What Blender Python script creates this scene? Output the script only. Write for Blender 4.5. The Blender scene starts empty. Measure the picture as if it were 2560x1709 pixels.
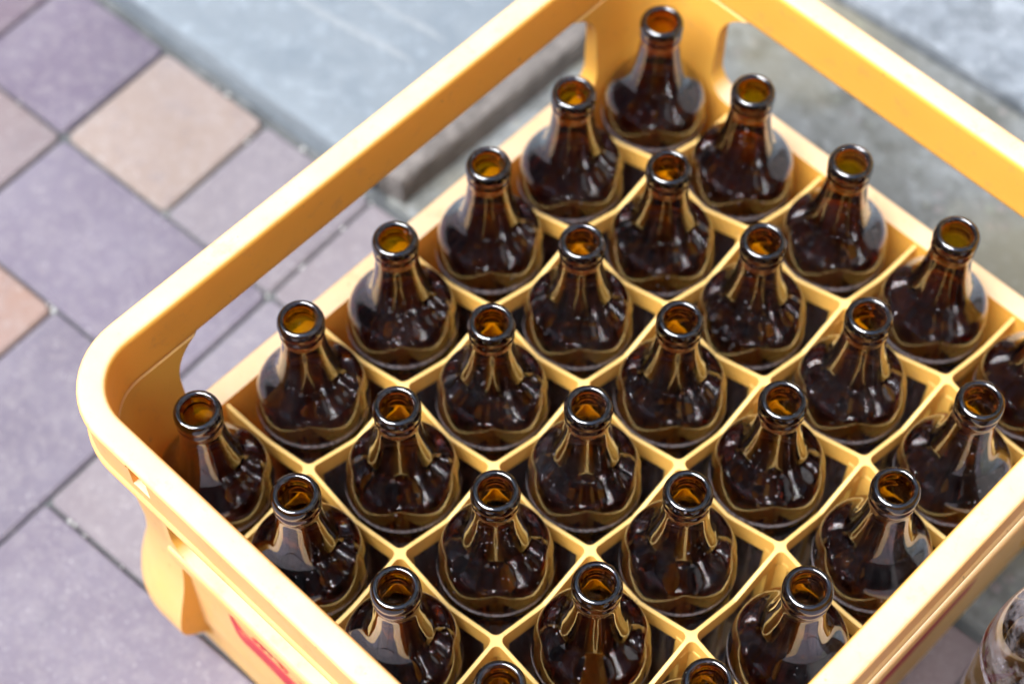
import bpy, bmesh, math, random
from mathutils import Vector, Matrix
random.seed(7)
sc = bpy.context.scene
COL = sc.collection
PI = math.pi
GZ = -0.165            # ground level; z = 0 is the top of the bottle dividers
P = 0.072              # pitch of the bottle cells
CX, CY = 2.5 * P, 3 * P

# ------------------------------------------------------------------ helpers
def link(name, bm, mat, parent=None, smooth=30):
    me = bpy.data.meshes.new(name)
    bmesh.ops.recalc_face_normals(bm, faces=bm.faces[:])
    bm.to_mesh(me); bm.free()
    return link_mesh(name, me, mat, parent, smooth)

def link_mesh(name, me, mat, parent=None, smooth=30):
    o = bpy.data.objects.new(name, me)
    COL.objects.link(o)
    if mat: me.materials.append(mat)
    if parent: o.parent = parent
    if smooth:
        for p in me.polygons: p.use_smooth = True
        me.set_sharp_from_angle(angle=math.radians(smooth))
    return o

def empty(name, loc, rz=0):
    o = bpy.data.objects.new(name, None); COL.objects.link(o)
    o.location = loc; o.rotation_euler = (0, 0, rz); o.empty_display_size = .02
    return o

def tag(o, label=None, cat=None, group=None, kind=None):
    if label: o['label'] = label
    if cat: o['category'] = cat
    if group: o['group'] = group
    if kind: o['kind'] = kind
    return o

def grid_faces(bm, rows, close_u=True, close_v=False):
    """rows: list of lists of BMVert, quads between successive rows"""
    n = len(rows[0]); m = len(rows)
    for i in range(m if close_v else m - 1):
        a, b = rows[i], rows[(i + 1) % m]
        for j in range(n if close_u else n - 1):
            k = (j + 1) % n
            try: bm.faces.new((a[j], a[k], b[k], b[j]))
            except ValueError: pass

def box(bm, x0, x1, y0, y1, z0, z1):
    vs = [bm.verts.new(c) for c in ((x0,y0,z0),(x1,y0,z0),(x1,y1,z0),(x0,y1,z0),(x0,y0,z1),(x1,y0,z1),(x1,y1,z1),(x0,y1,z1))]
    for f in ((3,2,1,0),(4,5,6,7),(0,1,5,4),(1,2,6,5),(2,3,7,6),(3,0,4,7)):
        bm.faces.new([vs[i] for i in f])
    return vs

def lathe(bm, prof, seg, jitter=None):
    rows = []
    for i, (r, z) in enumerate(prof):
        row = []
        for j in range(seg):
            a = 2 * PI * j / seg
            rr = r + (jitter(a, z, r) if jitter else 0)
            row.append(bm.verts.new((rr * math.cos(a), rr * math.sin(a), z)))
        rows.append(row)
    grid_faces(bm, rows)
    return rows

def boolean(o, cutter):
    m = o.modifiers.new('b', 'BOOLEAN'); m.operation = 'DIFFERENCE'; m.solver = 'EXACT'; m.object = cutter
    dg = bpy.context.evaluated_depsgraph_get()
    me = bpy.data.meshes.new_from_object(o.evaluated_get(dg))
    o.modifiers.clear(); o.data = me
    bpy.data.objects.remove(cutter)

def spline(pts, n):
    """Catmull-Rom through 2-D points"""
    out = []
    P_ = [pts[0]] + list(pts) + [pts[-1]]
    for i in range(1, len(P_) - 2):
        p0, p1, p2, p3 = P_[i-1:i+3]
        for k in range(n):
            t = k / n
            out.append(tuple(.5 * (2*p1[c] + (p2[c]-p0[c])*t + (2*p0[c]-5*p1[c]+4*p2[c]-p3[c])*t*t
                                   + (3*p1[c]-p0[c]-3*p2[c]+p3[c])*t**3) for c in (0, 1)))
    out.append(tuple(pts[-1]))
    return out

# ------------------------------------------------------------------ materials
class N:
    def __init__(s, name):
        s.m = bpy.data.materials.new(name); s.m.use_nodes = True
        s.t = s.m.node_tree; s.t.nodes.clear()
        s.out = s.t.nodes.new('ShaderNodeOutputMaterial')
    def n(s, typ, **kw):
        nd = s.t.nodes.new('ShaderNode' + typ)
        for k, v in kw.items():
            if k.startswith('_'): setattr(nd, k[1:], v)
            else:
                key = int(k[1:]) if k[0] == 'i' and k[1:].isdigit() else k.replace('__', ' ')
                nd.inputs[key].default_value = v
        return nd
    def l(s, a, b): s.t.links.new(a, b)
    def coord(s, kind='Object'): return s.n('TexCoord').outputs[kind]
    def noise(s, vec, scale, detail=4, rough=.55, dist=0):
        nd = s.n('TexNoise', Scale=scale, Detail=detail, Roughness=rough, Distortion=dist); s.l(vec, nd.inputs['Vector']); return nd.outputs['Fac']
    def ramp(s, fac, *stops):
        r = s.n('ValToRGB'); e = r.color_ramp.elements
        while len(e) < len(stops): e.new(.5)
        for el, (p, c) in zip(e, stops):
            el.position = p; el.color = (c, c, c, 1) if isinstance(c, (int, float)) else (*c, 1)
        s.l(fac, r.inputs['Fac']); return r.outputs['Color']
    def mix(s, fac, a, b, mode='MIX'):
        x = s.n('Mix', _data_type='RGBA', _blend_type=mode)
        for v, k in ((fac, 0), (a, 6), (b, 7)):
            if hasattr(v, 'links'): s.l(v, x.inputs[k])
            elif isinstance(v, tuple): x.inputs[k].default_value = (*v, 1)
            else: x.inputs[k].default_value = v
        return x.outputs[2]
    def math(s, op, a, b=None, clamp=False):
        x = s.n('Math', _operation=op, _use_clamp=clamp)
        for v, k in ((a, 0), (b, 1)):
            if v is None: continue
            if hasattr(v, 'links'): s.l(v, x.inputs[k])
            else: x.inputs[k].default_value = v
        return x.outputs[0]

def plastic(name, inner, outer, rough=.5, sss=.12, skin=None, glow=.34):
    """moulded crate plastic: overexposure painted pale on its tops, paler outward faces, dirt specks, scratches"""
    s = N(name); co = s.coord('Object')
    g = s.n('NewGeometry')
    b = s.n('Bevel', _samples=4, Radius=.0009)
    big = s.noise(co, 9, 3)
    col = s.mix(s.ramp(big, (.35, 0), (.7, 1)), inner, tuple(.93 * c for c in inner))
    # blown-out tops painted as a paler colour on up-facing sides
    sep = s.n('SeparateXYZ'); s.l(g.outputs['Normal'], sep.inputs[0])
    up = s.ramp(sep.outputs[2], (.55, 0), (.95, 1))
    top_pale = s.math('MULTIPLY', up, s.ramp(s.noise(co, 30, 5), (.25, .78), (.7, 1)))
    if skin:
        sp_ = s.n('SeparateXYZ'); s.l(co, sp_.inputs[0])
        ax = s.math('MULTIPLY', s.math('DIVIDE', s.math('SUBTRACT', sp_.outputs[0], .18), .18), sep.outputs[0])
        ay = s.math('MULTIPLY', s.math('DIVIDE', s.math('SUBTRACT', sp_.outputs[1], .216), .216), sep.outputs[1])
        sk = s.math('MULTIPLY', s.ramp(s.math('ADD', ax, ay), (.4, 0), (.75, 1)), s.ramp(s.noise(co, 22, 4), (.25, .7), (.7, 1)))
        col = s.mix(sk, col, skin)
    col = s.mix(top_pale, col, outer)
    # small dark scuffs and dirt specks
    sp = s.ramp(s.noise(co, 420, 3, .6), (.70, 0), (.76, 1))
    ar = s.ramp(s.noise(co, 26, 3), (.5, 0), (.68, 1))
    col = s.mix(s.math('MULTIPLY', s.math('MULTIPLY', sp, ar), .5), col, (.25, .17, .10))
    st = s.n('Mapping'); st.inputs['Scale'].default_value = (60, 900, 300); st.inputs['Rotation'].default_value = (0, 0, .6)
    s.l(co, st.inputs[0])
    sc_ = s.ramp(s.noise(st.outputs[0], 1, 2), (.70, 0), (.74, 1))
    col = s.mix(s.math('MULTIPLY', s.math('MULTIPLY', sc_, ar), .25), col, (.4, .3, .2))
    gr = s.ramp(s.noise(co, 75, 6, .72), (.56, 0), (.72, 1))
    col = s.mix(s.math('MULTIPLY', gr, .36), col, (.55, .33, .14))
    pits = s.ramp(s.noise(co, 210, 2, .5), (.735, 0), (.755, 1))
    col = s.mix(s.math('MULTIPLY', pits, .6), col, (.30, .20, .11))
    p = s.n('BsdfPrincipled', Roughness=rough, IOR=1.5)
    s.l(col, p.inputs['Base Color'])
    s.l(s.ramp(s.noise(co, 60, 4), (.3, rough - .08), (.7, rough + .12)), p.inputs['Roughness'])
    p.inputs['Subsurface Weight'].default_value = sss
    p.inputs['Subsurface Radius'].default_value = (1, .55, .15); p.inputs['Specular IOR Level'].default_value = .35
    p.inputs['Subsurface Scale'].default_value = .009
    bp = s.n('Bump', Strength=.12, Distance=.0006)
    s.l(s.math('ADD', s.noise(co, 700, 3), s.math('MULTIPLY', s.noise(co, 40, 3), 2.0)), bp.inputs['Height'])
    s.l(b.outputs[0], bp.inputs['Normal']); s.l(bp.outputs[0], p.inputs['Normal'])
    tr = s.n('BsdfTranslucent'); s.l(s.mix(1.0, col, (1.0, .86, .45), 'MULTIPLY'), tr.inputs['Color'])
    mx = s.n('MixShader'); mx.inputs[0].default_value = glow; s.l(p.outputs[0], mx.inputs[1]); s.l(tr.outputs[0], mx.inputs[2])
    s.l(mx.outputs[0], s.out.inputs[0])
    return s.m

def glass(name, tint, zring=None, dust=.05, body_top=None, coat=.8):
    """bottle glass: tinted refraction with a dusty film, a scuffed ring and specks of dried foam"""
    s = N(name); co = s.coord('Object')
    inf = s.n('ObjectInfo')
    off = s.n('VectorMath', _operation='SCALE'); off.inputs['Scale'].default_value = 7.3
    s.l(inf.outputs['Location'], off.inputs[0])
    pos = s.n('VectorMath', _operation='ADD'); s.l(co, pos.inputs[0]); s.l(off.outputs[0], pos.inputs[1])
    pv = pos.outputs[0]
    p = s.n('BsdfPrincipled', Roughness=.012, IOR=1.52)
    p.inputs['Base Color'].default_value = (1, 1, 1, 1)
    p.inputs['Transmission Weight'].default_value = 1
    p.inputs['Coat Weight'].default_value = coat; p.inputs['Coat IOR'].default_value = 1.75; p.inputs['Coat Roughness'].default_value = .012
    va = s.n('VolumeAbsorption', Density=max(tint)); va.inputs['Color'].default_value = (*[1 - t / max(tint) for t in tint], 1)
    s.l(va.outputs[0], s.out.inputs['Volume'])
    # slow unevenness of blown glass
    bp = s.n('Bump', Strength=.05, Distance=.0011)
    st = s.n('Mapping'); st.inputs['Scale'].default_value = (70, 70, 18); s.l(pv, st.inputs[0])
    h = s.noise(st.outputs[0], 1, 2)
    sep = s.n('SeparateXYZ'); s.l(co, sep.inputs[0]); z = sep.outputs[2]
    if body_top is not None:      # raised marks moulded into the body below the scuffed ring
        m2 = s.n('Mapping'); m2.inputs['Scale'].default_value = (260, 260, 330); s.l(pv, m2.inputs[0])
        v = s.n('TexVoronoi', _feature='DISTANCE_TO_EDGE', Scale=1.0); s.l(m2.outputs[0], v.inputs['Vector'])
        ink = s.ramp(v.outputs[0], (.05, 1), (.16, 0))
        band = s.math('LESS_THAN', z, body_top)
        h = s.math('ADD', h, s.math('MULTIPLY', s.math('MULTIPLY', ink, band), 1.5))
    s.l(h, bp.inputs['Height']); s.l(bp.outputs[0], p.inputs['Normal'])
    d = s.n('BsdfDiffuse'); d.inputs['Color'].default_value = (.42, .40, .44, 1)
    # dust film, drops, scuffed ring
    film = s.math('MULTIPLY', s.ramp(s.noise(pv, 45, 6, .65), (.42, 0), (.8, 1)), s.math('MULTIPLY', s.math('ADD', inf.outputs['Random'], .35), dust))
    v2 = s.n('TexVoronoi', Scale=230.0); s.l(pv, v2.inputs['Vector'])
    dots = s.math('MULTIPLY', s.math('LESS_THAN', v2.outputs['Distance'], .17), s.ramp(s.noise(pv, 38, 2), (.57, 0), (.66, 1)))
    fac = s.math('ADD', film, s.math('MULTIPLY', dots, .35))
    if body_top is not None:       # the raised marks are paler
        fac = s.math('ADD', fac, s.math('MULTIPLY', s.math('MULTIPLY', ink, band), .30))
    if zring is not None:
        dz = s.math('ABSOLUTE', s.math('SUBTRACT', z, zring))
        ring = s.ramp(s.math('DIVIDE', dz, .0034), (.45, 1), (1, 0))
        ring = s.math('MULTIPLY', ring, s.ramp(s.noise(pv, 420, 4, .7), (.34, .15), (.62, .75)))
        fac = s.math('ADD', fac, ring)
    mx = s.n('MixShader'); s.l(s.math('MINIMUM', fac, .85), mx.inputs[0]); s.l(p.outputs[0], mx.inputs[1]); s.l(d.outputs[0], mx.inputs[2])
    s.l(mx.outputs[0], s.out.inputs[0])
    return s.m

def paver_mat():
    s = N('paver'); co = s.coord('Object')
    a = s.n('Attribute', _attribute_name='tile_col')
    c = s.mix(s.ramp(s.noise(co, 14, 5, .6), (.3, 0), (.75, 1)), a.outputs['Color'], (.30, .29, .33), 'MIX')
    c2 = s.mix(.25, a.outputs['Color'], c)
    c3 = s.mix(s.math('MULTIPLY', s.ramp(s.noise(co, 130, 5, .7), (.45, 0), (.70, 1)), .32), c2, (.30, .28, .28))
    c4 = s.mix(s.math('MULTIPLY', s.ramp(s.noise(co, 42, 7, .75), (.54, 0), (.72, 1)), .42), c3, (.13, .12, .15))
    c5 = s.mix(s.math('MULTIPLY', s.ramp(s.noise(co, 330, 3, .6), (.62, 0), (.72, 1)), .5), c4, (.45, .44, .45))
    p = s.n('BsdfPrincipled', Roughness=.8); s.l(c5, p.inputs['Base Color'])
    bp = s.n('Bump', Strength=.5, Distance=.0012)
    s.l(s.math('ADD', s.noise(co, 500, 4, .7), s.noise(co, 90, 3)), bp.inputs['Height']); s.l(bp.outputs[0], p.inputs['Normal'])
    s.l(p.outputs[0], s.out.inputs[0]); return s.m

def stone(name, base, light, dark, mott=.75, pebble=0, rough=.85, bump=.6):
    s = N(name); co = s.coord('Object')
    c = s.mix(s.ramp(s.noise(co, 7, 6, .62), (.3, 0), (.72, 1)), base, light)
    c = s.mix(s.math('MULTIPLY', s.ramp(s.noise(co, 26, 7, .75, .6), (.47, 0), (.66, 1)), mott), c, dark)
    c = s.mix(s.math('MULTIPLY', s.ramp(s.noise(co, 75, 6, .72), (.52, 0), (.68, 1)), .6), c, tuple(min(1, x * 1.5) for x in light))
    h = s.math('ADD', s.noise(co, 260, 5, .7), s.math('MULTIPLY', s.noise(co, 30, 4), 1.5))
    if pebble:
        v = s.n('TexVoronoi', Scale=95.0); s.l(co, v.inputs['Vector'])
        pm = s.math('MULTIPLY', s.math('LESS_THAN', v.outputs['Distance'], .36), pebble)
        cc = s.mix(.90, v.outputs['Color'], (.26, .25, .235))
        c = s.mix(s.math('MULTIPLY', pm, s.ramp(s.noise(co, 13, 3), (.5, 0), (.66, 1))), c, cc)
        h = s.math('ADD', h, s.math('MULTIPLY', s.ramp(v.outputs['Distance'], (.1, 1), (.45, 0)), .8))
        st = s.ramp(s.noise(co, 5.5, 3, .5), (.5, 0), (.62, 1))
        c = s.mix(s.math('MULTIPLY', st, .5), c, (.20, .18, .11))
    p = s.n('BsdfPrincipled', Roughness=rough); s.l(c, p.inputs['Base Color'])
    bp = s.n('Bump', Strength=bump, Distance=.002); s.l(h, bp.inputs['Height']); s.l(bp.outputs[0], p.inputs['Normal'])
    s.l(p.outputs[0], s.out.inputs[0]); return s.m

def plain(name, col, rough=.6, worn=None):
    s = N(name); co = s.coord('Object')
    c = s.mix(s.ramp(s.noise(co, 120, 4), (.3, 0), (.7, 1)), col, tuple(.82 * x for x in col))
    if worn:
        c = s.mix(s.math('MULTIPLY', s.ramp(s.noise(co, 90, 7, .78), (.56, 0), (.66, 1)), .7), c, worn)
    p = s.n('BsdfPrincipled', Roughness=rough); s.l(c, p.inputs['Base Color']); s.l(p.outputs[0], s.out.inputs[0]); return s.m

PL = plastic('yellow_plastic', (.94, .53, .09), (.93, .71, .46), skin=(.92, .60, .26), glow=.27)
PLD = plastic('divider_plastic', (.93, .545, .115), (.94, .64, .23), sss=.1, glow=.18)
AMBER = glass('amber_glass', (225, 455, 2200), zring=-.0850, dust=.015, body_top=-.099)
BROWN = glass('brown_glass', (300, 400, 560), zring=.172, dust=1.0)
PAVER = paver_mat()
GROUT = stone('joint_sand', (.045, .055, .062), (.12, .125, .125), (.03, .034, .04), bump=.8)
SLAB = stone('pale_concrete', (.158, .190, .220), (.182, .214, .242), (.115, .148, .182), mott=.5)
ROUGH = stone('rough_concrete', (.128, .134, .122), (.195, .212, .22), (.066, .067, .056), pebble=.55)
KERB = stone('kerb_stone', (.17, .20, .235), (.27, .30, .33), (.06, .075, .09), bump=1.0)
RED = plain('red_print', (.60, .035, .045), .5, (.88, .40, .12))
SCRAPE = plain('pale_scrape', (.225, .255, .28), .8)

# ------------------------------------------------------------------ crate
HX, HY, R0, T = .1994, .2343, .047, .0155      # outer half sizes, corner radius, rim thickness

def rr_loop(inset, z, ncorner=10, side=()):
    """rounded rectangle, counter-clockwise; returns [(x, y, z, flag)], flag 1 on the panel between the corners"""
    r = R0 - inset; lx, ly = HX - R0, HY - R0
    out = []
    for k, (sx, sy, a0) in enumerate(((1, 1, 0), (-1, 1, 90), (-1, -1, 180), (1, -1, 270))):
        for i in range(ncorner + 1):
            a = math.radians(a0 + 90 * i / ncorner)
            out.append((CX + sx * lx + r * math.cos(a), CY + sy * ly + r * math.sin(a), z, 0))
    return out

def perim():
    """columns of the perimeter: (corner centre, angle) or (side point, normal), panel flag"""
    lx, ly = HX - R0, HY - R0
    cols = []
    sides = {0: ((lx, ly), (-lx, ly), (0, 1)), 1: ((-lx, ly), (-lx, -ly), (-1, 0)), 2: ((-lx, -ly), (lx, -ly), (0, -1)), 3: ((lx, -ly), (lx, ly), (1, 0))}
    for k in range(4):
        a0 = 90 * k
        c = ((lx, ly), (-lx, ly), (-lx, -ly), (lx, -ly))[k]
        for i in range(13):
            a = math.radians(a0 + 90 * i / 12); cols.append((c, (math.cos(a), math.sin(a)), 0))
        p, q, nrm = sides[k]; L = math.dist(p, q)
        for d, fl in ((.010, 0), (.0185, 0), (.0195, 1), (.03, 1), (.05, 1)): cols.append(((p[0]+(q[0]-p[0])*d/L, p[1]+(q[1]-p[1])*d/L), nrm, fl))
        for d, fl in ((.3, 1), (.5, 1), (.7, 1)): cols.append(((p[0]+(q[0]-p[0])*d, p[1]+(q[1]-p[1])*d), nrm, fl))
        for d, fl in ((.05, 1), (.03, 1), (.0195, 1), (.0185, 0), (.010, 0)): cols.append(((p[0]+(q[0]-p[0])*(1-d/L), p[1]+(q[1]-p[1])*(1-d/L)), nrm, fl))
    return cols
PER = perim()

def ring(bm, inset, z):
    f = inset if callable(inset) else (lambda fl: inset)
    g = z if callable(z) else (lambda fl: z)
    return [bm.verts.new((CX + c[0] + n[0] * (R0 - f(fl)), CY + c[1] + n[1] * (R0 - f(fl)), g(fl))) for c, n, fl in PER]

def lerp(tab, z):
    for (z0, v0), (z1, v1) in zip(tab, tab[1:]):
        if z0 >= z >= z1:
            t = (z0 - z) / (z0 - z1) if z0 != z1 else 0
            return v0 + (v1 - v0) * t
    return tab[-1][1]

crate = empty('bottle_crate', (CX, CY, GZ))
tag(crate, 'yellow plastic bottle crate full of brown bottles on the pavement', 'crate')
def to_crate(o):
    o.parent = crate; o.matrix_parent_inverse = Matrix.Translation((-CX, -CY, -GZ)); return o

# rim
bm = bmesh.new()
prof = [(.0006, .0625), (0, .0632), (0, .0664), (.0009, .0676), (.0015, .0684), (.0015, .0694), (.0013, .080), (.0011, .0935), (.0010, .0945), (.0003, .0955), (0, .0967), (.0004, .0984),
        (.0014, .0994), (.0027, .0998), (.0036, .0999), (.0085, .0999), (.0122, .0999), (.0132, .0997), (.0145, .0990), (.0152, .0978), (.0155, .0966), (.01555, .0955), (.0157, .080), (.01585, .0655), (.0159, .0645), (.0157, .0632), (.0150, .0625)]
grid_faces(bm, [ring(bm, i, z) for i, z in prof], True, True)
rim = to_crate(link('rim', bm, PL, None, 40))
# pockets under the rim lip beside each corner
for sx in (1, -1):
    for sy in (1, -1):
        for along in (0, 1):
            bm = bmesh.new()
            if along == 0:   # pocket on the y faces
                x0 = CX + sx * (CX - .0485); y0 = CY + sy * HY
                box(bm, min(x0, x0 - sx*.013), max(x0, x0 - sx*.013), min(y0 + sy*.01, y0 - sy*.010), max(y0 + sy*.01, y0 - sy*.010), .0770, .0976)
            else:
                y0 = CY + sy * (CY - .0475); x0 = CX + sx * HX
                box(bm, min(x0 + sx*.01, x0 - sx*.010), max(x0 + sx*.01, x0 - sx*.010), min(y0, y0 - sy*.013), max(y0, y0 - sy*.013), .0770, .0976)
            boolean(rim, link('cut', bm, None, None, 0))
for p_ in rim.data.polygons: p_.use_smooth = True
rim.data.set_sharp_from_angle(angle=math.radians(40))

# walls: four corner posts that bulge at the foot, recessed panels, hand openings
LED = -.0105
corner = [(.066, .0028), (.0605, .0034), (.05, .0055), (.03, .0088), (0, .0122), (-.03, .0138), (-.055, .0126), (-.075, .0092), (-.09, .0050), (-.103, .0018), (-.113, .0003), (-.119, .0004), (-.125, .0024), (-.131, .0066), (-.137, .0122), (-.143, .0162), (-.150, .0178), (-.165, .0184)]
panel = [(.066, .0095), (LED - .0005, .0095), (LED - .001, .0078), (LED - .0125, .0078), (LED - .014, .0158), (-.124, .0158), (-.128, .0163), (-.133, .0174), (-.140, .0180), (-.165, .0184)]
inner = [(.066, .0142), (.0630, .0146), (.0612, .0163), (0, .0205), (LED, .0221), (-.165, .0226)]
levels = [.066, .0630, .0612, .058, .05, .04, .03, .02, .01, 0, LED, LED-.0008, LED-.002, LED-.007, LED-.0122, LED-.0138, -.03, -.045, -.06, -.073, -.085, -.09, -.097, -.103, -.108, -.113, -.116, -.119, -.122, -.125, -.128, -.131, -.134, -.137, -.140, -.143, -.147, -.150, -.157, -.165]
bm = bmesh.new()
rows = []
zb = lambda fl, z: z
for z in levels:
    rows.append(ring(bm, (lambda fl, z=z: lerp(panel, z) if fl else lerp(corner, z)), (lambda fl, z=z: zb(fl, z))))
for z in reversed(levels):
    rows.append(ring(bm, (lambda fl, z=z: lerp(inner, z)), (lambda fl, z=z: zb(fl, z))))
grid_faces(bm, rows, True, True)
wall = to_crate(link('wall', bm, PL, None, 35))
def rounded_cut(axis, sgn, half, z0, z1, rt, rb):
    bm = bmesh.new(); pts = []
    for (sx, zc, r, a0) in ((1, z1, rt, 0), (-1, z1, rt, 90), (-1, z0, rb, 180), (1, z0, rb, 270)):
        for i in range(11):
            a = math.radians(a0 + 9 * i)
            pts.append((sx * (half - r) + r * math.cos(a), (zc - r if zc == z1 else zc + r) + r * math.sin(a)))
    loops = []
    for d in (-.05, .05):
        row = []
        for u, z in pts:
            row.append(bm.verts.new((CX + u, CY + sgn * HY + d, z) if axis == 'y' else (CX + sgn * HX + d, CY + u, z)))
        loops.append(row)
    grid_faces(bm, loops)
    bm.faces.new(loops[0]); bm.faces.new(loops[1])
    return link('cut', bm, None, None, 0)
for sgn in (1, -1):
    boolean(wall, rounded_cut('x', sgn, CY - .0505, LED, .0640, .028, .016))
    boolean(wall, rounded_cut('y', sgn, CX - .0515, LED, .0640, .028, .016))
for p_ in wall.data.polygons: p_.use_smooth = True
wall.data.set_sharp_from_angle(angle=math.radians(32))

# dividers: thin grid with filleted crossings, plus a ribbed post under each crossing
bm = bmesh.new()
t, e = .00112, .0048
def port(cx, cy, d, s):       # the two corners of an arm end
    dx, dy = d
    return (round(cx + dx*e - dy*t*s, 6), round(cy + dy*e + dx*t*s, 6))
V = {}
def gv(x, y):
    k = (round(x, 5), round(y, 5))
    if k not in V: V[k] = bm.verts.new((x, y, 0))
    return V[k]
D = ((1, 0), (0, 1), (-1, 0), (0, -1))
def strip(a, b, b2, a2, n):
    la = [(a[0] + (a2[0] - a[0]) * k / n, a[1] + (a2[1] - a[1]) * k / n) for k in range(n + 1)]
    lb = [(b[0] + (b2[0] - b[0]) * k / n, b[1] + (b2[1] - b[1]) * k / n) for k in range(n + 1)]
    for k in range(n): bm.faces.new((gv(*la[k]), gv(*lb[k]), gv(*lb[k+1]), gv(*la[k+1])))
def dip(x, y):
    """the divider tops fall away from every crossing and are lowest half way between two"""
    d = min(max(abs(x - jx), abs(y - jy)) for jx, jy in JP.values())
    q = .40 * max(0, d - .0040)
    return q if q < .0095 else .0095 + .0040 * math.tanh((q - .0095) / .0040)
jr = random.Random(5); JP = {(i, j): (i * P + jr.uniform(-.0005, .0005), j * P + jr.uniform(-.0005, .0005)) for i in range(1, 5) for j in range(1, 6)}
for i in range(1, 5):
    for j in range(1, 6):
        cx, cy = JP[(i, j)]; poly = []
        for k, d in enumerate(D):
            poly.append(gv(*port(cx, cy, d, -1))); poly.append(gv(*port(cx, cy, d, 1)))
            n2 = D[(k + 1) % 4]
            ccx, ccy = cx + (d[0] + n2[0]) * e, cy + (d[1] + n2[1]) * e; r = e - t
            a = math.atan2(-n2[1] - 0 * d[1], -n2[0])
            for q in (1, 2, 3):
                ang = PI / 2 * q / 4
                px = ccx - n2[0] * r * math.cos(ang) - d[0] * r * math.sin(ang)
                py = ccy - n2[1] * r * math.cos(ang) - d[1] * r * math.sin(ang)
                poly.append(gv(px, py))
        bm.faces.new(poly)
        for d in D:
            a, b = port(cx, cy, d, 1), port(cx, cy, d, -1)
            ni, nj = i + d[0], j + d[1]
            if 1 <= ni <= 4 and 1 <= nj <= 5:
                if d in ((1, 0), (0, 1)):
                    o = (-d[0], -d[1])
                    strip(a, b, port(*JP[(ni, nj)], o, 1), port(*JP[(ni, nj)], o, -1), 12)
            else:
                L = {(1, 0): .3585, (-1, 0): .0015, (0, 1): .4305, (0, -1): .0015}[d]
                if d[0]: a2, b2 = (L, a[1]), (L, b[1])
                else: a2, b2 = (a[0], L), (b[0], L)
                strip(a, b, b2, a2, 12)
bmesh.ops.recalc_face_normals(bm, faces=bm.faces[:])
for f in bm.faces:
    if f.normal.z < 0: f.normal_flip()
ex = bmesh.ops.extrude_face_region(bm, geom=bm.faces[:])
for v in ex['geom']:
    if isinstance(v, bmesh.types.BMVert): v.co.z = -.0145
for v in bm.verts: v.co.z -= dip(v.co.x, v.co.y)
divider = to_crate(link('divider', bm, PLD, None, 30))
bm = bmesh.new()
for i in range(1, 5):
    for j in range(1, 6):
        cx, cy = i * P, j * P; w, a = .0011, .0085
        pts = [(w, w), (w, a), (-w, a), (-w, w), (-a, w), (-a, -w), (-w, -w), (-w, -a), (w, -a), (w, -w), (a, -w), (a, w)]
        l0 = [bm.verts.new((cx + x, cy + y, -.012)) for x, y in pts]; l1 = [bm.verts.new((cx + x, cy + y, -.1515)) for x, y in pts]
        grid_faces(bm, [l0, l1]); bm.faces.new(l0); bm.faces.new(l1)
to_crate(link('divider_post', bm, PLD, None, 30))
# floor lattice
bm = bmesh.new()
for i in range(21): box(bm, .002 + i * .0172, .002 + i * .0172 + .012, .002, .430, -.1605, -.1562)
for j in range(6): box(bm, .0022, .3578, .030 + j * .0722, .042 + j * .0722, -.1558 - .002, -.1560 + .0006)
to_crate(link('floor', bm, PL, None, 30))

# printed red emblem on the panels: a broad bowl-shaped band with strokes of a character above it
def flat(bm, pts, y, depth=.0005):
    a = [bm.verts.new((x, y, z)) for x, z in pts]; b = [bm.verts.new((x, y - depth, z)) for x, z in pts]
    bm.faces.new(a); bm.faces.new(b); grid_faces(bm, [a, b])
def stroke(bm, p, q, w0, w1, y):
    d = Vector((q[0]-p[0], q[1]-p[1])).normalized(); n = Vector((-d.y, d.x))
    flat(bm, [(p[0]+n.x*w0, p[1]+n.y*w0), (p[0]-n.x*w0, p[1]-n.y*w0), (q[0]-n.x*w1, q[1]-n.y*w1), (q[0]+n.x*w1, q[1]+n.y*w1)], y)
def emblem(place):
    bm = bmesh.new(); y = 0
    outl = spline([(.080, -.036), (.0798, -.052), (.081, -.070), (.086, -.086), (.104, -.0875), (.135, -.0915), (.18, -.093)], 6)
    innr = spline([(.18, -.0735), (.135, -.072), (.108, -.0702), (.092, -.0688), (.0838, -.062), (.0818, -.052), (.0816, -.036)], 6)
    poly = outl + innr
    n = len(outl)
    for mir in (0, 1):
        a = [(.36 - x, z) if mir else (x, z) for x, z in outl]; b = [(.36 - x, z) if mir else (x, z) for x, z in reversed(innr)]
        for k in range(n - 1): flat(bm, [a[k], a[k+1], b[k+1], b[k]], y)
    S = [((.0995, -.0650), (.1075, -.0590), .0018, .0013), ((.1070, -.0600), (.1255, -.0480), .0016, .0020), ((.1165, -.0455), (.1135, -.0640), .0018, .0016),
         ((.1150, -.0560), (.1060, -.0655), .0010, .0016), ((.1160, -.0570), (.1240, -.0650), .0010, .0020), ((.1215, -.0620), (.1275, -.0655), .0016, .0022),
         ((.136, -.0500), (.156, -.0500), .0018, .0018), ((.146, -.0440), (.146, -.0660), .0018, .0016), ((.138, -.0580), (.154, -.0640), .0012, .0018)]
    for p, q, w0, w1 in S:
        stroke(bm, p, q, w0, w1, y); stroke(bm, (p[0] + .085, p[1]), (q[0] + .085, q[1]), w0, w1, y)
    bmesh.ops.transform(bm, matrix=place, verts=bm.verts[:])
    return link('printed_mark', bm, RED, None, 0)
yf = CY - HY + .0158
for M_ in (Matrix.Translation((0, yf - .0001, 0)),
           Matrix.Translation((CX + HX - .0158 + .0001, CY - .18, 0)) @ Matrix.Rotation(PI / 2, 4, 'Z')):
    o = emblem(M_); o.parent = wall; o.matrix_parent_inverse = Matrix.Identity(4)

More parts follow.
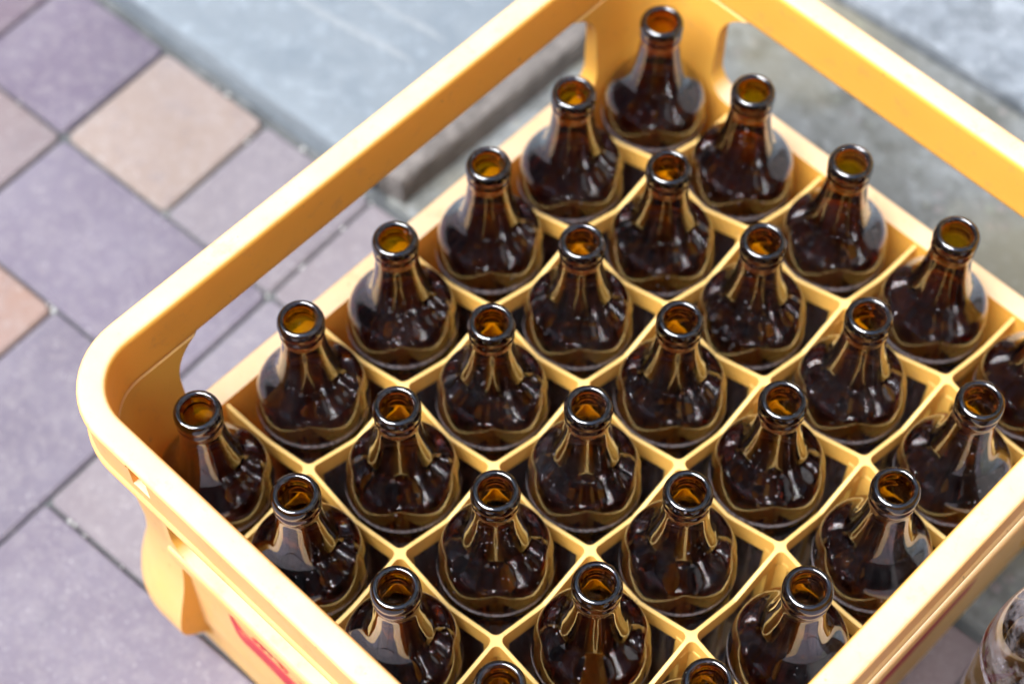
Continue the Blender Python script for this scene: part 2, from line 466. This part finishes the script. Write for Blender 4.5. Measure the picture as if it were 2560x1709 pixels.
# ------------------------------------------------------------------ bottles
MZ = .0698
outer_c = [(.0128, -.0030), (.01295, -.0046), (.01285, -.0068), (.0122, -.0082), (.0119, -.0090), (.01215, -.0100), (.0125, -.0112), (.0124, -.0140), (.01175, -.0160),
           (.0118, -.019), (.0128, -.028), (.0140, -.036), (.0156, -.0435), (.0175, -.0500), (.0198, -.0542), (.0229, -.0580), (.0260, -.0614), (.0284, -.0647), (.0302, -.0685), (.0312, -.0728), (.0318, -.0780), (.0323, -.0840),
           (.0321, -.0862), (.0309, -.0880), (.0306, -.0892), (.0309, -.0904), (.0316, -.0914), (.0318, -.0932), (.0316, -.103), (.0315, -.150), (.0315, -.205), (.0315, -.2150), (.0307, -.2205), (.0288, -.2235), (.0260, -.2245)]
inner_c = [(.0205, -.2225), (.012, -.2195), (.0004, -.2175)]
lip_c = [(.0079, -.0085), (.0080, -.0050), (.0084, -.0020), (.0092, -.0006), (.0103, 0.0), (.0115, -.0005), (.0123, -.0015)]
inn = [(.0005, -.2140), (.012, -.2150), (.0235, -.2180), (.0272, -.2130), (.0275, -.150), (.0276, -.103), (.0281, -.0860), (.0278, -.0770), (.0268, -.0716), (.0247, -.0672), (.0215, -.0638), (.0182, -.0603), (.0155, -.0560),
       (.0131, -.045), (.0117, -.036), (.0103, -.026), (.0090, -.0175)]
def bottle_mesh(seed, scale=None):
    rnd = random.Random(seed); ph = [rnd.uniform(0, 6.28) for _ in range(6)]
    bm = bmesh.new()
    prof = spline(inn + lip_c + outer_c + inner_c, 3)
    ni = (len(inn)) * 3
    cnt = [0]
    rows = []
    seg = 72
    for k, (r, z) in enumerate(prof):
        row = []
        for j in range(seg):
            a = 2 * PI * j / seg; rr = r
            if k < ni - 4 and z < -.03:   # wavy inner wall of blown glass
                w_ = min(1, max(0, (r - .009) / .012))
                rr += w_ * (.00042 * math.sin(5 * a + ph[0]) + .00036 * math.sin(9 * a + ph[1]) + .00028 * math.sin(14 * a + ph[2] + z * 12) + .00016 * math.sin(23 * a + ph[3]))
            row.append(bm.verts.new((rr * math.cos(a), rr * math.sin(a), z)))
        rows.append(row)
    grid_faces(bm, rows)
    bm.faces.new(rows[0]); bm.faces.new(list(reversed(rows[-1])))
    me = bpy.data.meshes.new('beer_bottle'); bmesh.ops.recalc_face_normals(bm, faces=bm.faces[:]); bm.to_mesh(me); bm.free()
    me.materials.append(AMBER)
    for p in me.polygons: p.use_smooth = True
    return me
MESH = [bottle_mesh(k) for k in range(5)]
OFF = {(1,1):(.3,.8),(2,2):(-.3,-1.6),(2,1):(-.5,1.4),(3,3):(-1.5,-.8),(3,2):(-2.2,-2.8),(0,2):(-3.1,1.0),(0,1):(-2.5,2.1),(1,2):(.1,-.5),(1,3):(-.6,-1.1),(1,4):(.4,-3.1),
       (2,4):(-1.6,-4.0),(2,3):(-.9,-1.2),(2,5):(-1.0,-1.1),(3,5):(-.5,1.2),(3,4):(-1.8,-1.4),(4,4):(.2,-1.3),(0,3):(-1.7,.5),(0,4):(-1.8,-1.9),(0,5):(-.3,.3),(1,5):(-.8,-1.2),
       (0,0):(-.2,-.9),(1,0):(0,1.6),(2,0):(1.4,.9),(3,1):(-.8,-.1),(3,0):(1.3,.9),(4,3):(.3,0),(4,2):(3.7,-1.4),(4,1):(.4,-.5),(4,5):(0,0)}
ORD = ['first', 'second', 'third', 'fourth', 'last']
ROW = ['row along the front wall', 'second row from the front wall', 'third row from the front wall',
       'third row from the back wall', 'second row from the back wall', 'row along the back wall']
NOTE = {(1, 1): 'scratched brown bottle', (1, 5): 'bubble flecked brown bottle', (4, 2): 'leaning brown bottle', (0, 5): 'brown bottle in the back corner'}
LB = -.2245
for n_, ((a, b), (dx, dy)) in enumerate(sorted(OFF.items())):
    me = MESH[n_ % 5]
    o = bpy.data.objects.new('beer_bottle', me); COL.objects.link(o)
    bx, by = dx * .0003, dy * .0003                 # half of the measured shift moves the bottle, half tilts it
    cx, cy = P * (a + .5), P * (b + .5)
    top = Vector((cx + dx * .001, cy + dy * .001, MZ)); bot = Vector((cx + bx, cy + by, MZ + LB))
    q = Vector((0, 0, 1)).rotation_difference((top - bot).normalized())
    o.rotation_mode = 'QUATERNION'
    spin = Matrix.Rotation(random.uniform(0, 6.28), 4, 'Z')
    o.matrix_world = Matrix.Translation(top) @ q.to_matrix().to_4x4() @ spin
    if (a, b) == (0, 5): lab = 'open brown bottle standing in the far back corner, top of the photo'
    elif (a, b) == (0, 0): lab = 'open brown bottle standing in the left corner of the crate'
    elif (a, b) == (1, 1): lab = 'brown bottle with white scratches, second from left, second row from the front'
    elif (a, b) == (4, 5): lab = 'brown bottle cut by the right photo edge, in the row along the back wall'
    else: lab = f'brown bottle, {ORD[a]} from the left wall, in the {ROW[b]}'
    tag(o, lab, 'bottle', 'empty brown bottles standing in the yellow crate')

# tall bottle standing beside the crate
bm = bmesh.new()
out_l = [(.0128, .2885), (.0134, .286), (.0132, .281), (.0125, .279), (.0130, .276), (.0128, .271), (.0130, .262), (.0150, .250), (.0195, .238), (.0250, .226), (.0315, .2125), (.0352, .196), (.0369, .180), (.0375, .170), (.0372, .160), (.0372, .08), (.0372, .012), (.036, .004), (.033, 0)]
in_l = [(.0004, .010), (.020, .009), (.0335, .012), (.0345, .03), (.0345, .16), (.0340, .182), (.0318, .200), (.0270, .216), (.0205, .230), (.0145, .243), (.0110, .256), (.0095, .268), (.0090, .282), (.0098, .2885), (.0113, .2897)]
rows = lathe(bm, spline(in_l + out_l + [(.02, .004), (.0004, .006)], 3), 72)
bm.faces.new(rows[0]); bm.faces.new(rows[-1])
big = link('beer_bottle', bm, BROWN, None, 60)
big.location = (.4332, .2610, GZ + .0002)
tag(big, 'tall dusty brown bottle on the ground at the bottom right edge', 'bottle')

# ------------------------------------------------------------------ ground
TH = math.radians(3.4); U = .1018
O = Vector((-.2179, .1871))
def uv(u, v, z=GZ):
    c, s_ = math.cos(TH), math.sin(TH)
    return Vector((O.x + (u * c - v * s_) * U, O.y + (u * s_ + v * c) * U, z))

# base sheet of jointing sand and earth, reaching far away
bm = bmesh.new()
vs = [bm.verts.new((x, y, GZ - .0045)) for x, y in ((-40, -40), (40, -40), (40, 40), (-40, 40))]; bm.faces.new(vs)
tag(link('ground', bm, GROUT, None, 0), 'sandy ground sheet showing in the joints of the paving', 'ground', kind='structure')

PUR, PUR2, PNK, CRM, GRY = (.31, .28, .36), (.36, .33, .41), (.47, .41, .44), (.52, .43, .40), (.40, .38, .43)
given = {(-1, 0): (1, 1, (.66, .53, .46)), (-2, 0): (1, 1, (.32, .27, .355)), (-3, 0): (1, 1, (.33, .24, .33)), (0, 0): (1, 1, (.48, .43, .49)), (1, 0): (1, 1, (.47, .41, .47)),
         (-2, -1): (1, 1, (.56, .46, .45)), (-1, -1): (2, 1, (.39, .37, .46)), (1, -1): (1, 1, (.45, .42, .48)), (2, -1): (2, 1, PUR2),
         (-1, -2): (1, 1, (.68, .47, .34)), (0, -3): (1, 2, (.36, .33, .44)), (-1, -3): (1, 1, PUR), (1, -2): (2, 1, (.44, .41, .46)), (3, -2): (1, 1, PNK),
         (1, -4): (2, 2, (.40, .37, .47)), (0, -4): (1, 1, PUR2), (3, -3): (2, 1, (.40, .37, .44)), (3, -4): (1, 1, PNK), (4, -4): (2, 1, PUR)}
grid = {}
tiles = []
def put(u, v, w, h, c):
    for i in range(w):
        for j in range(h):
            if (u + i, v + j) in grid: return False
    for i in range(w):
        for j in range(h): grid[(u + i, v + j)] = 1
    tiles.append((u, v, w, h, c)); return True
for (u, v), (w, h, c) in given.items(): put(u, v, w, h, c)
rnd = random.Random(3)
for v in range(0, -19, -1):
    for u in range(-14, 22):
        if (u, v) in grid: continue
        for w, h in rnd.sample([(2, 1), (1, 1), (1, 1), (2, 2) if v < -1 else (1, 1)], 4):
            cells = [(u + i, v - j) for i in range(w) for j in range(h)]
            if any(q in grid for q in cells): continue
            put(u, v - h + 1, w, h, rnd.choice([PUR, PUR2, PUR2, PNK, CRM, GRY])); break
bm = bmesh.new()
colr = bm.loops.layers.float_color.new('tile_col')
for (u, v, w, h, c) in tiles:
    g = .0098 + rnd.uniform(-.0035, .0035); bev = .022; zt = rnd.uniform(-.0008, .0008)
    tx, ty = rnd.uniform(-.0006, .0006), rnd.uniform(-.0006, .0006)
    c = tuple(x * k_ * rnd.uniform(.97, 1.03) for x, k_ in zip(c, (.335, .320, .326))); c = tuple(x * rnd.uniform(.96, 1.04) for x in c)
    u0, u1, v0, v1 = u + g, u + w - g, v + g, v + h - g
    rc = .035 + rnd.uniform(0, .03)
    loops = []
    for ins, z in ((0, -.0075), (0, -.0026), (.008, -.0010), (bev, 0)):
        row = []
        for (su, sv, a0) in ((1, 1, 0), (0, 1, 90), (0, 0, 180), (1, 0, 270)):
            r = rc
            cu = (u1 - r) if su else (u0 + r); cv = (v1 - r) if sv else (v0 + r)
            for k in range(4):
                a = math.radians(a0 + 30 * k); q = max(r - ins, .004)
                p = uv(cu + q * math.cos(a), cv + q * math.sin(a))
                p.z = GZ + z + zt + (tx * (su - .5) + ty * (sv - .5) if z > -.007 else 0)
                row.append(bm.verts.new(p))
        loops.append(row)
    s0 = len(bm.faces)
    grid_faces(bm, loops); bm.faces.new(loops[-1])
    bm.faces.ensure_lookup_table()
    for f in bm.faces[s0:]:
        for lp in f.loops: lp[colr] = (*c, 1)
tag(link('pavement', bm, PAVER, None, 35), 'mauve and pink paving blocks laid in a pattern around the crate', 'pavement', kind='structure')

def slab(name, mat, u0, u1, v0, v1, z0, z1, bev=.05, n=14, rough=.0):
    """kerb or concrete slab with softly worn edges, in paving coordinates"""
    bm = bmesh.new(); rows = []
    rr = random.Random(hash(name) % 1000 if False else len(name))
    prof = [(0, z0), (0, z1 - .006), (.012, z1 - .0022), (.03, z1 - .0006), (.06, z1)]
    for ins, z in prof:
        row = []
        cs = [(u0 + ins, v0 + ins), (u1 - ins, v0 + ins), (u1 - ins, v1 - ins), (u0 + ins, v1 - ins)]
        for k in range(4):
            a, b = cs[k], cs[(k + 1) % 4]
            for i in range(n):
                t_ = i / n
                row.append(bm.verts.new(uv(a[0] + (b[0]-a[0])*t_ + rr.uniform(-rough, rough), a[1] + (b[1]-a[1])*t_ + rr.uniform(-rough, rough), z)))
        rows.append(row)
    grid_faces(bm, rows); bm.faces.new(rows[-1])
    return link(name, bm, mat, None, 40)
s1 = slab('kerb_slab', SLAB, -14, .93, 1.06, 9.0, GZ - .004, GZ + .023, n=60, rough=.010)
tag(s1, 'pale blue grey raised concrete slab at the upper left with white scrapes', 'slab', kind='structure')
s2 = slab('concrete_strip', ROUGH, 1.06, 22, 1.06, 4.50, GZ - .004, GZ + .0012, n=30, rough=.004)
tag(s2, 'rough grey concrete strip with pebbles behind the crate', 'concrete', kind='structure')
s3 = slab('kerb_stone', KERB, 1.06, 22, 4.54, 9.0, GZ - .004, GZ + .006, n=60, rough=.006)
tag(s3, 'rough blue grey kerb stone at the upper right', 'kerb', kind='structure')
BOARD = stone('board_wood', (.12, .11, .105), (.18, .165, .155), (.05, .045, .042), bump=1.0)
bd = slab('board', BOARD, .945, 1.19, 1.10, 4.42, GZ - .003, GZ + .027, n=40, rough=.006)
for v in bd.data.vertices:                       # it lies slightly askew
    d = Vector((v.co.x, v.co.y)) - Vector(uv(.945, 1.10)[:2]); a = math.radians(-4.0)
    v.co.x += -d.y * math.sin(a); v.co.y += 0
tag(bd, 'weathered grey brown board lying beside the pale slab behind the left wall', 'board')
# pale scrapes along the raised slab
bm = bmesh.new()
for (u0, v0, u1, v1, w) in ((-1.0, 1.78, .60, 1.92, .036), (-.55, 2.16, .62, 2.20, .034), (-.10, 2.62, .55, 2.60, .026), (-2.2, 1.9, -1.3, 1.86, .02)):
    rr = random.Random(int(v0 * 100)); k = 40; a, b = [], []
    for i in range(k + 1):
        t_ = i / k; e_ = min(1, 6 * t_, 6 * (1 - t_)) * w * rr.uniform(.55, 1.1)
        c = uv(u0 + (u1 - u0) * t_, v0 + (v1 - v0) * t_ + .012 * math.sin(9 * t_), GZ + .0233)
        n = uv(0, 1) - uv(0, 0)
        a.append(bm.verts.new(c + n * e_)); b.append(bm.verts.new(c - n * e_ * rr.uniform(.6, 1.2)))
    for i in range(k): bm.faces.new((a[i], a[i+1], b[i+1], b[i]))
sm = link('scrape_mark', bm, SCRAPE, s1, 0)

# pale grit caught in the paving joints
bm = bmesh.new(); rg = random.Random(11)
spots = [(1.74, -2.1), (1.80, -2.09), (2.36, -2.0), (2.40, -2.02), (2.33, -1.99), (-.02, .84), (0, .80), (-.05, -1.0), (.0, -1.02), (1.0, -.02), (.9, 1.0), (1.0, .7), (.3, 1.0), (-.5, 1.0), (-.4, 1.02), (1.2, -2.0), (1.35, -2.0)]
for k in range(70):
    if rg.random() < .5: spots.append((rg.randint(-3, 3), rg.uniform(-4, 1)))
    else: spots.append((rg.uniform(-3, 3), rg.randint(-4, 1)))
for u, v in spots:
    p = uv(u + rg.uniform(-.012, .012), v + rg.uniform(-.012, .012), GZ - .0028); r = rg.uniform(.0008, .0024)
    m_ = Matrix.Translation(p) @ Matrix.Rotation(rg.uniform(0, 6), 4, (rg.random(), rg.random(), .5)) @ Matrix.Diagonal((r * rg.uniform(.7, 1.4), r, r * .7, 1))
    bmesh.ops.create_icosphere(bm, subdivisions=1, radius=1, matrix=m_)
for v in bm.verts: v.co += Vector((rg.uniform(-1, 1), rg.uniform(-1, 1), rg.uniform(-1, 1))) * .0003
tag(link('grit', bm, plain('grit_stone', (.42, .43, .42), .9), None, 0), 'pale grit caught in the joints of the paving', 'grit', kind='stuff')

# ------------------------------------------------------------------ unseen walls added out of frame to block low sky and darken reflections
WALL = stone('render_wall', (.15, .14, .13), (.19, .18, .17), (.10, .095, .09))
WIN = plain('window_glass', (.03, .035, .04), .15)
PALE = stone('pale_render', (.34, .33, .32), (.40, .39, .38), (.27, .26, .25))  # lighter, so the added right-hand wall bounces fill onto the crate
def blocker(d, dist, h, half, mat=None):
    d = Vector((d[0], d[1], 0)).normalized(); n = Vector((-d.y, d.x, 0)); c = Vector((CX, CY, GZ)) + d * dist
    M_ = Matrix(((n.x, d.x, 0, c.x), (n.y, d.y, 0, c.y), (0, 0, 1, c.z), (0, 0, 0, 1)))
    bm = bmesh.new()
    box(bm, -half, half, 0, .4, -.02, h); box(bm, -half, half, -.03, -.002, -.02, .35); box(bm, -half, half, -.12, -.002, h - .15, h + .02)
    bmesh.ops.transform(bm, matrix=M_, verts=bm.verts[:])
    o = tag(link('blocker_wall', bm, mat or WALL, None, 30), kind='structure')
    bm = bmesh.new()
    k = int(half / 1.1)
    for i in range(-k, k + 1):
        if h > 2.6: box(bm, i * 2.1 - .5, i * 2.1 + .5, -.02, -.003, 1.0, 2.3)
    if bm.verts:
        bmesh.ops.transform(bm, matrix=M_, verts=bm.verts[:]); link('blocker_window', bm, WIN, o, 0)
    else: bm.free()
RT, UP = Vector((.7186, .6954)), Vector((-.695, .719))
blocker(RT, 1.9, 4.2, 7, PALE); blocker(-RT, 6.5, 5.0, 7); blocker(UP, 2.9, 5.6, 7.2); blocker(-UP, 4.2, 3.4, 7.2)

# ------------------------------------------------------------------ light
w = bpy.data.worlds.new('World'); sc.world = w; w.use_nodes = True
nt = w.node_tree; bg = nt.nodes['Background']
sky = nt.nodes.new('ShaderNodeTexSky'); sky.sky_type = 'NISHITA'; sky.sun_disc = False
AZ, EL = math.radians(194), math.radians(62)
sky.sun_elevation = EL; sky.sun_rotation = AZ
sky.air_density = 1.0; sky.dust_density = 2.5; sky.ozone_density = 1.0
nt.links.new(sky.outputs[0], bg.inputs['Color']); bg.inputs['Strength'].default_value = .05
sl = bpy.data.lights.new('Sun', 'SUN'); sl.energy = 1.5; sl.angle = math.radians(40); sl.color = (.985, .99, 1)
so = bpy.data.objects.new('Sun', sl); COL.objects.link(so)
dirv = Vector((math.sin(AZ) * math.cos(EL), math.cos(AZ) * math.cos(EL), math.sin(EL)))
so.rotation_euler = (-dirv).to_track_quat('-Z', 'Y').to_euler(); so.location = dirv * 3

# ------------------------------------------------------------------ camera
Rm = ((0.7185879632983727, 0.6954358956302331, 0.0005040552270547116), (0.5963893240477224, -0.6158708558028241, -0.5148037132097993), (-0.35770254844576854, 0.37023236493001516, -0.857307927639614))
cam = bpy.data.cameras.new('Camera'); co = bpy.data.objects.new('Camera', cam); COL.objects.link(co)
X, Y, Z = Vector(Rm[0]), -Vector(Rm[1]), -Vector(Rm[2])
m = Matrix((X, Y, Z)).transposed().to_4x4(); m.translation = (0.5070751284294617, -0.21770402108377515, 0.9857383611454362)
co.matrix_world = m
cam.sensor_width = 36; cam.lens = 71.124; cam.clip_start = .02; cam.clip_end = 500
cam.dof.use_dof = True; cam.dof.focus_distance = 1.005; cam.dof.aperture_fstop = 4.6
sc.camera = co

sc.view_settings.view_transform = 'Standard'; sc.view_settings.look = 'None'
sc.view_settings.gamma = 1; sc.view_settings.exposure = 2.34
cy = sc.cycles
cy.max_bounces = 20; cy.transmission_bounces = 18; cy.glossy_bounces = 8; cy.diffuse_bounces = 5; cy.transparent_max_bounces = 8
cy.use_denoising = True; cy.caustics_refractive = True; cy.caustics_reflective = True; cy.blur_glossy = .4
cy.sample_clamp_indirect = 6
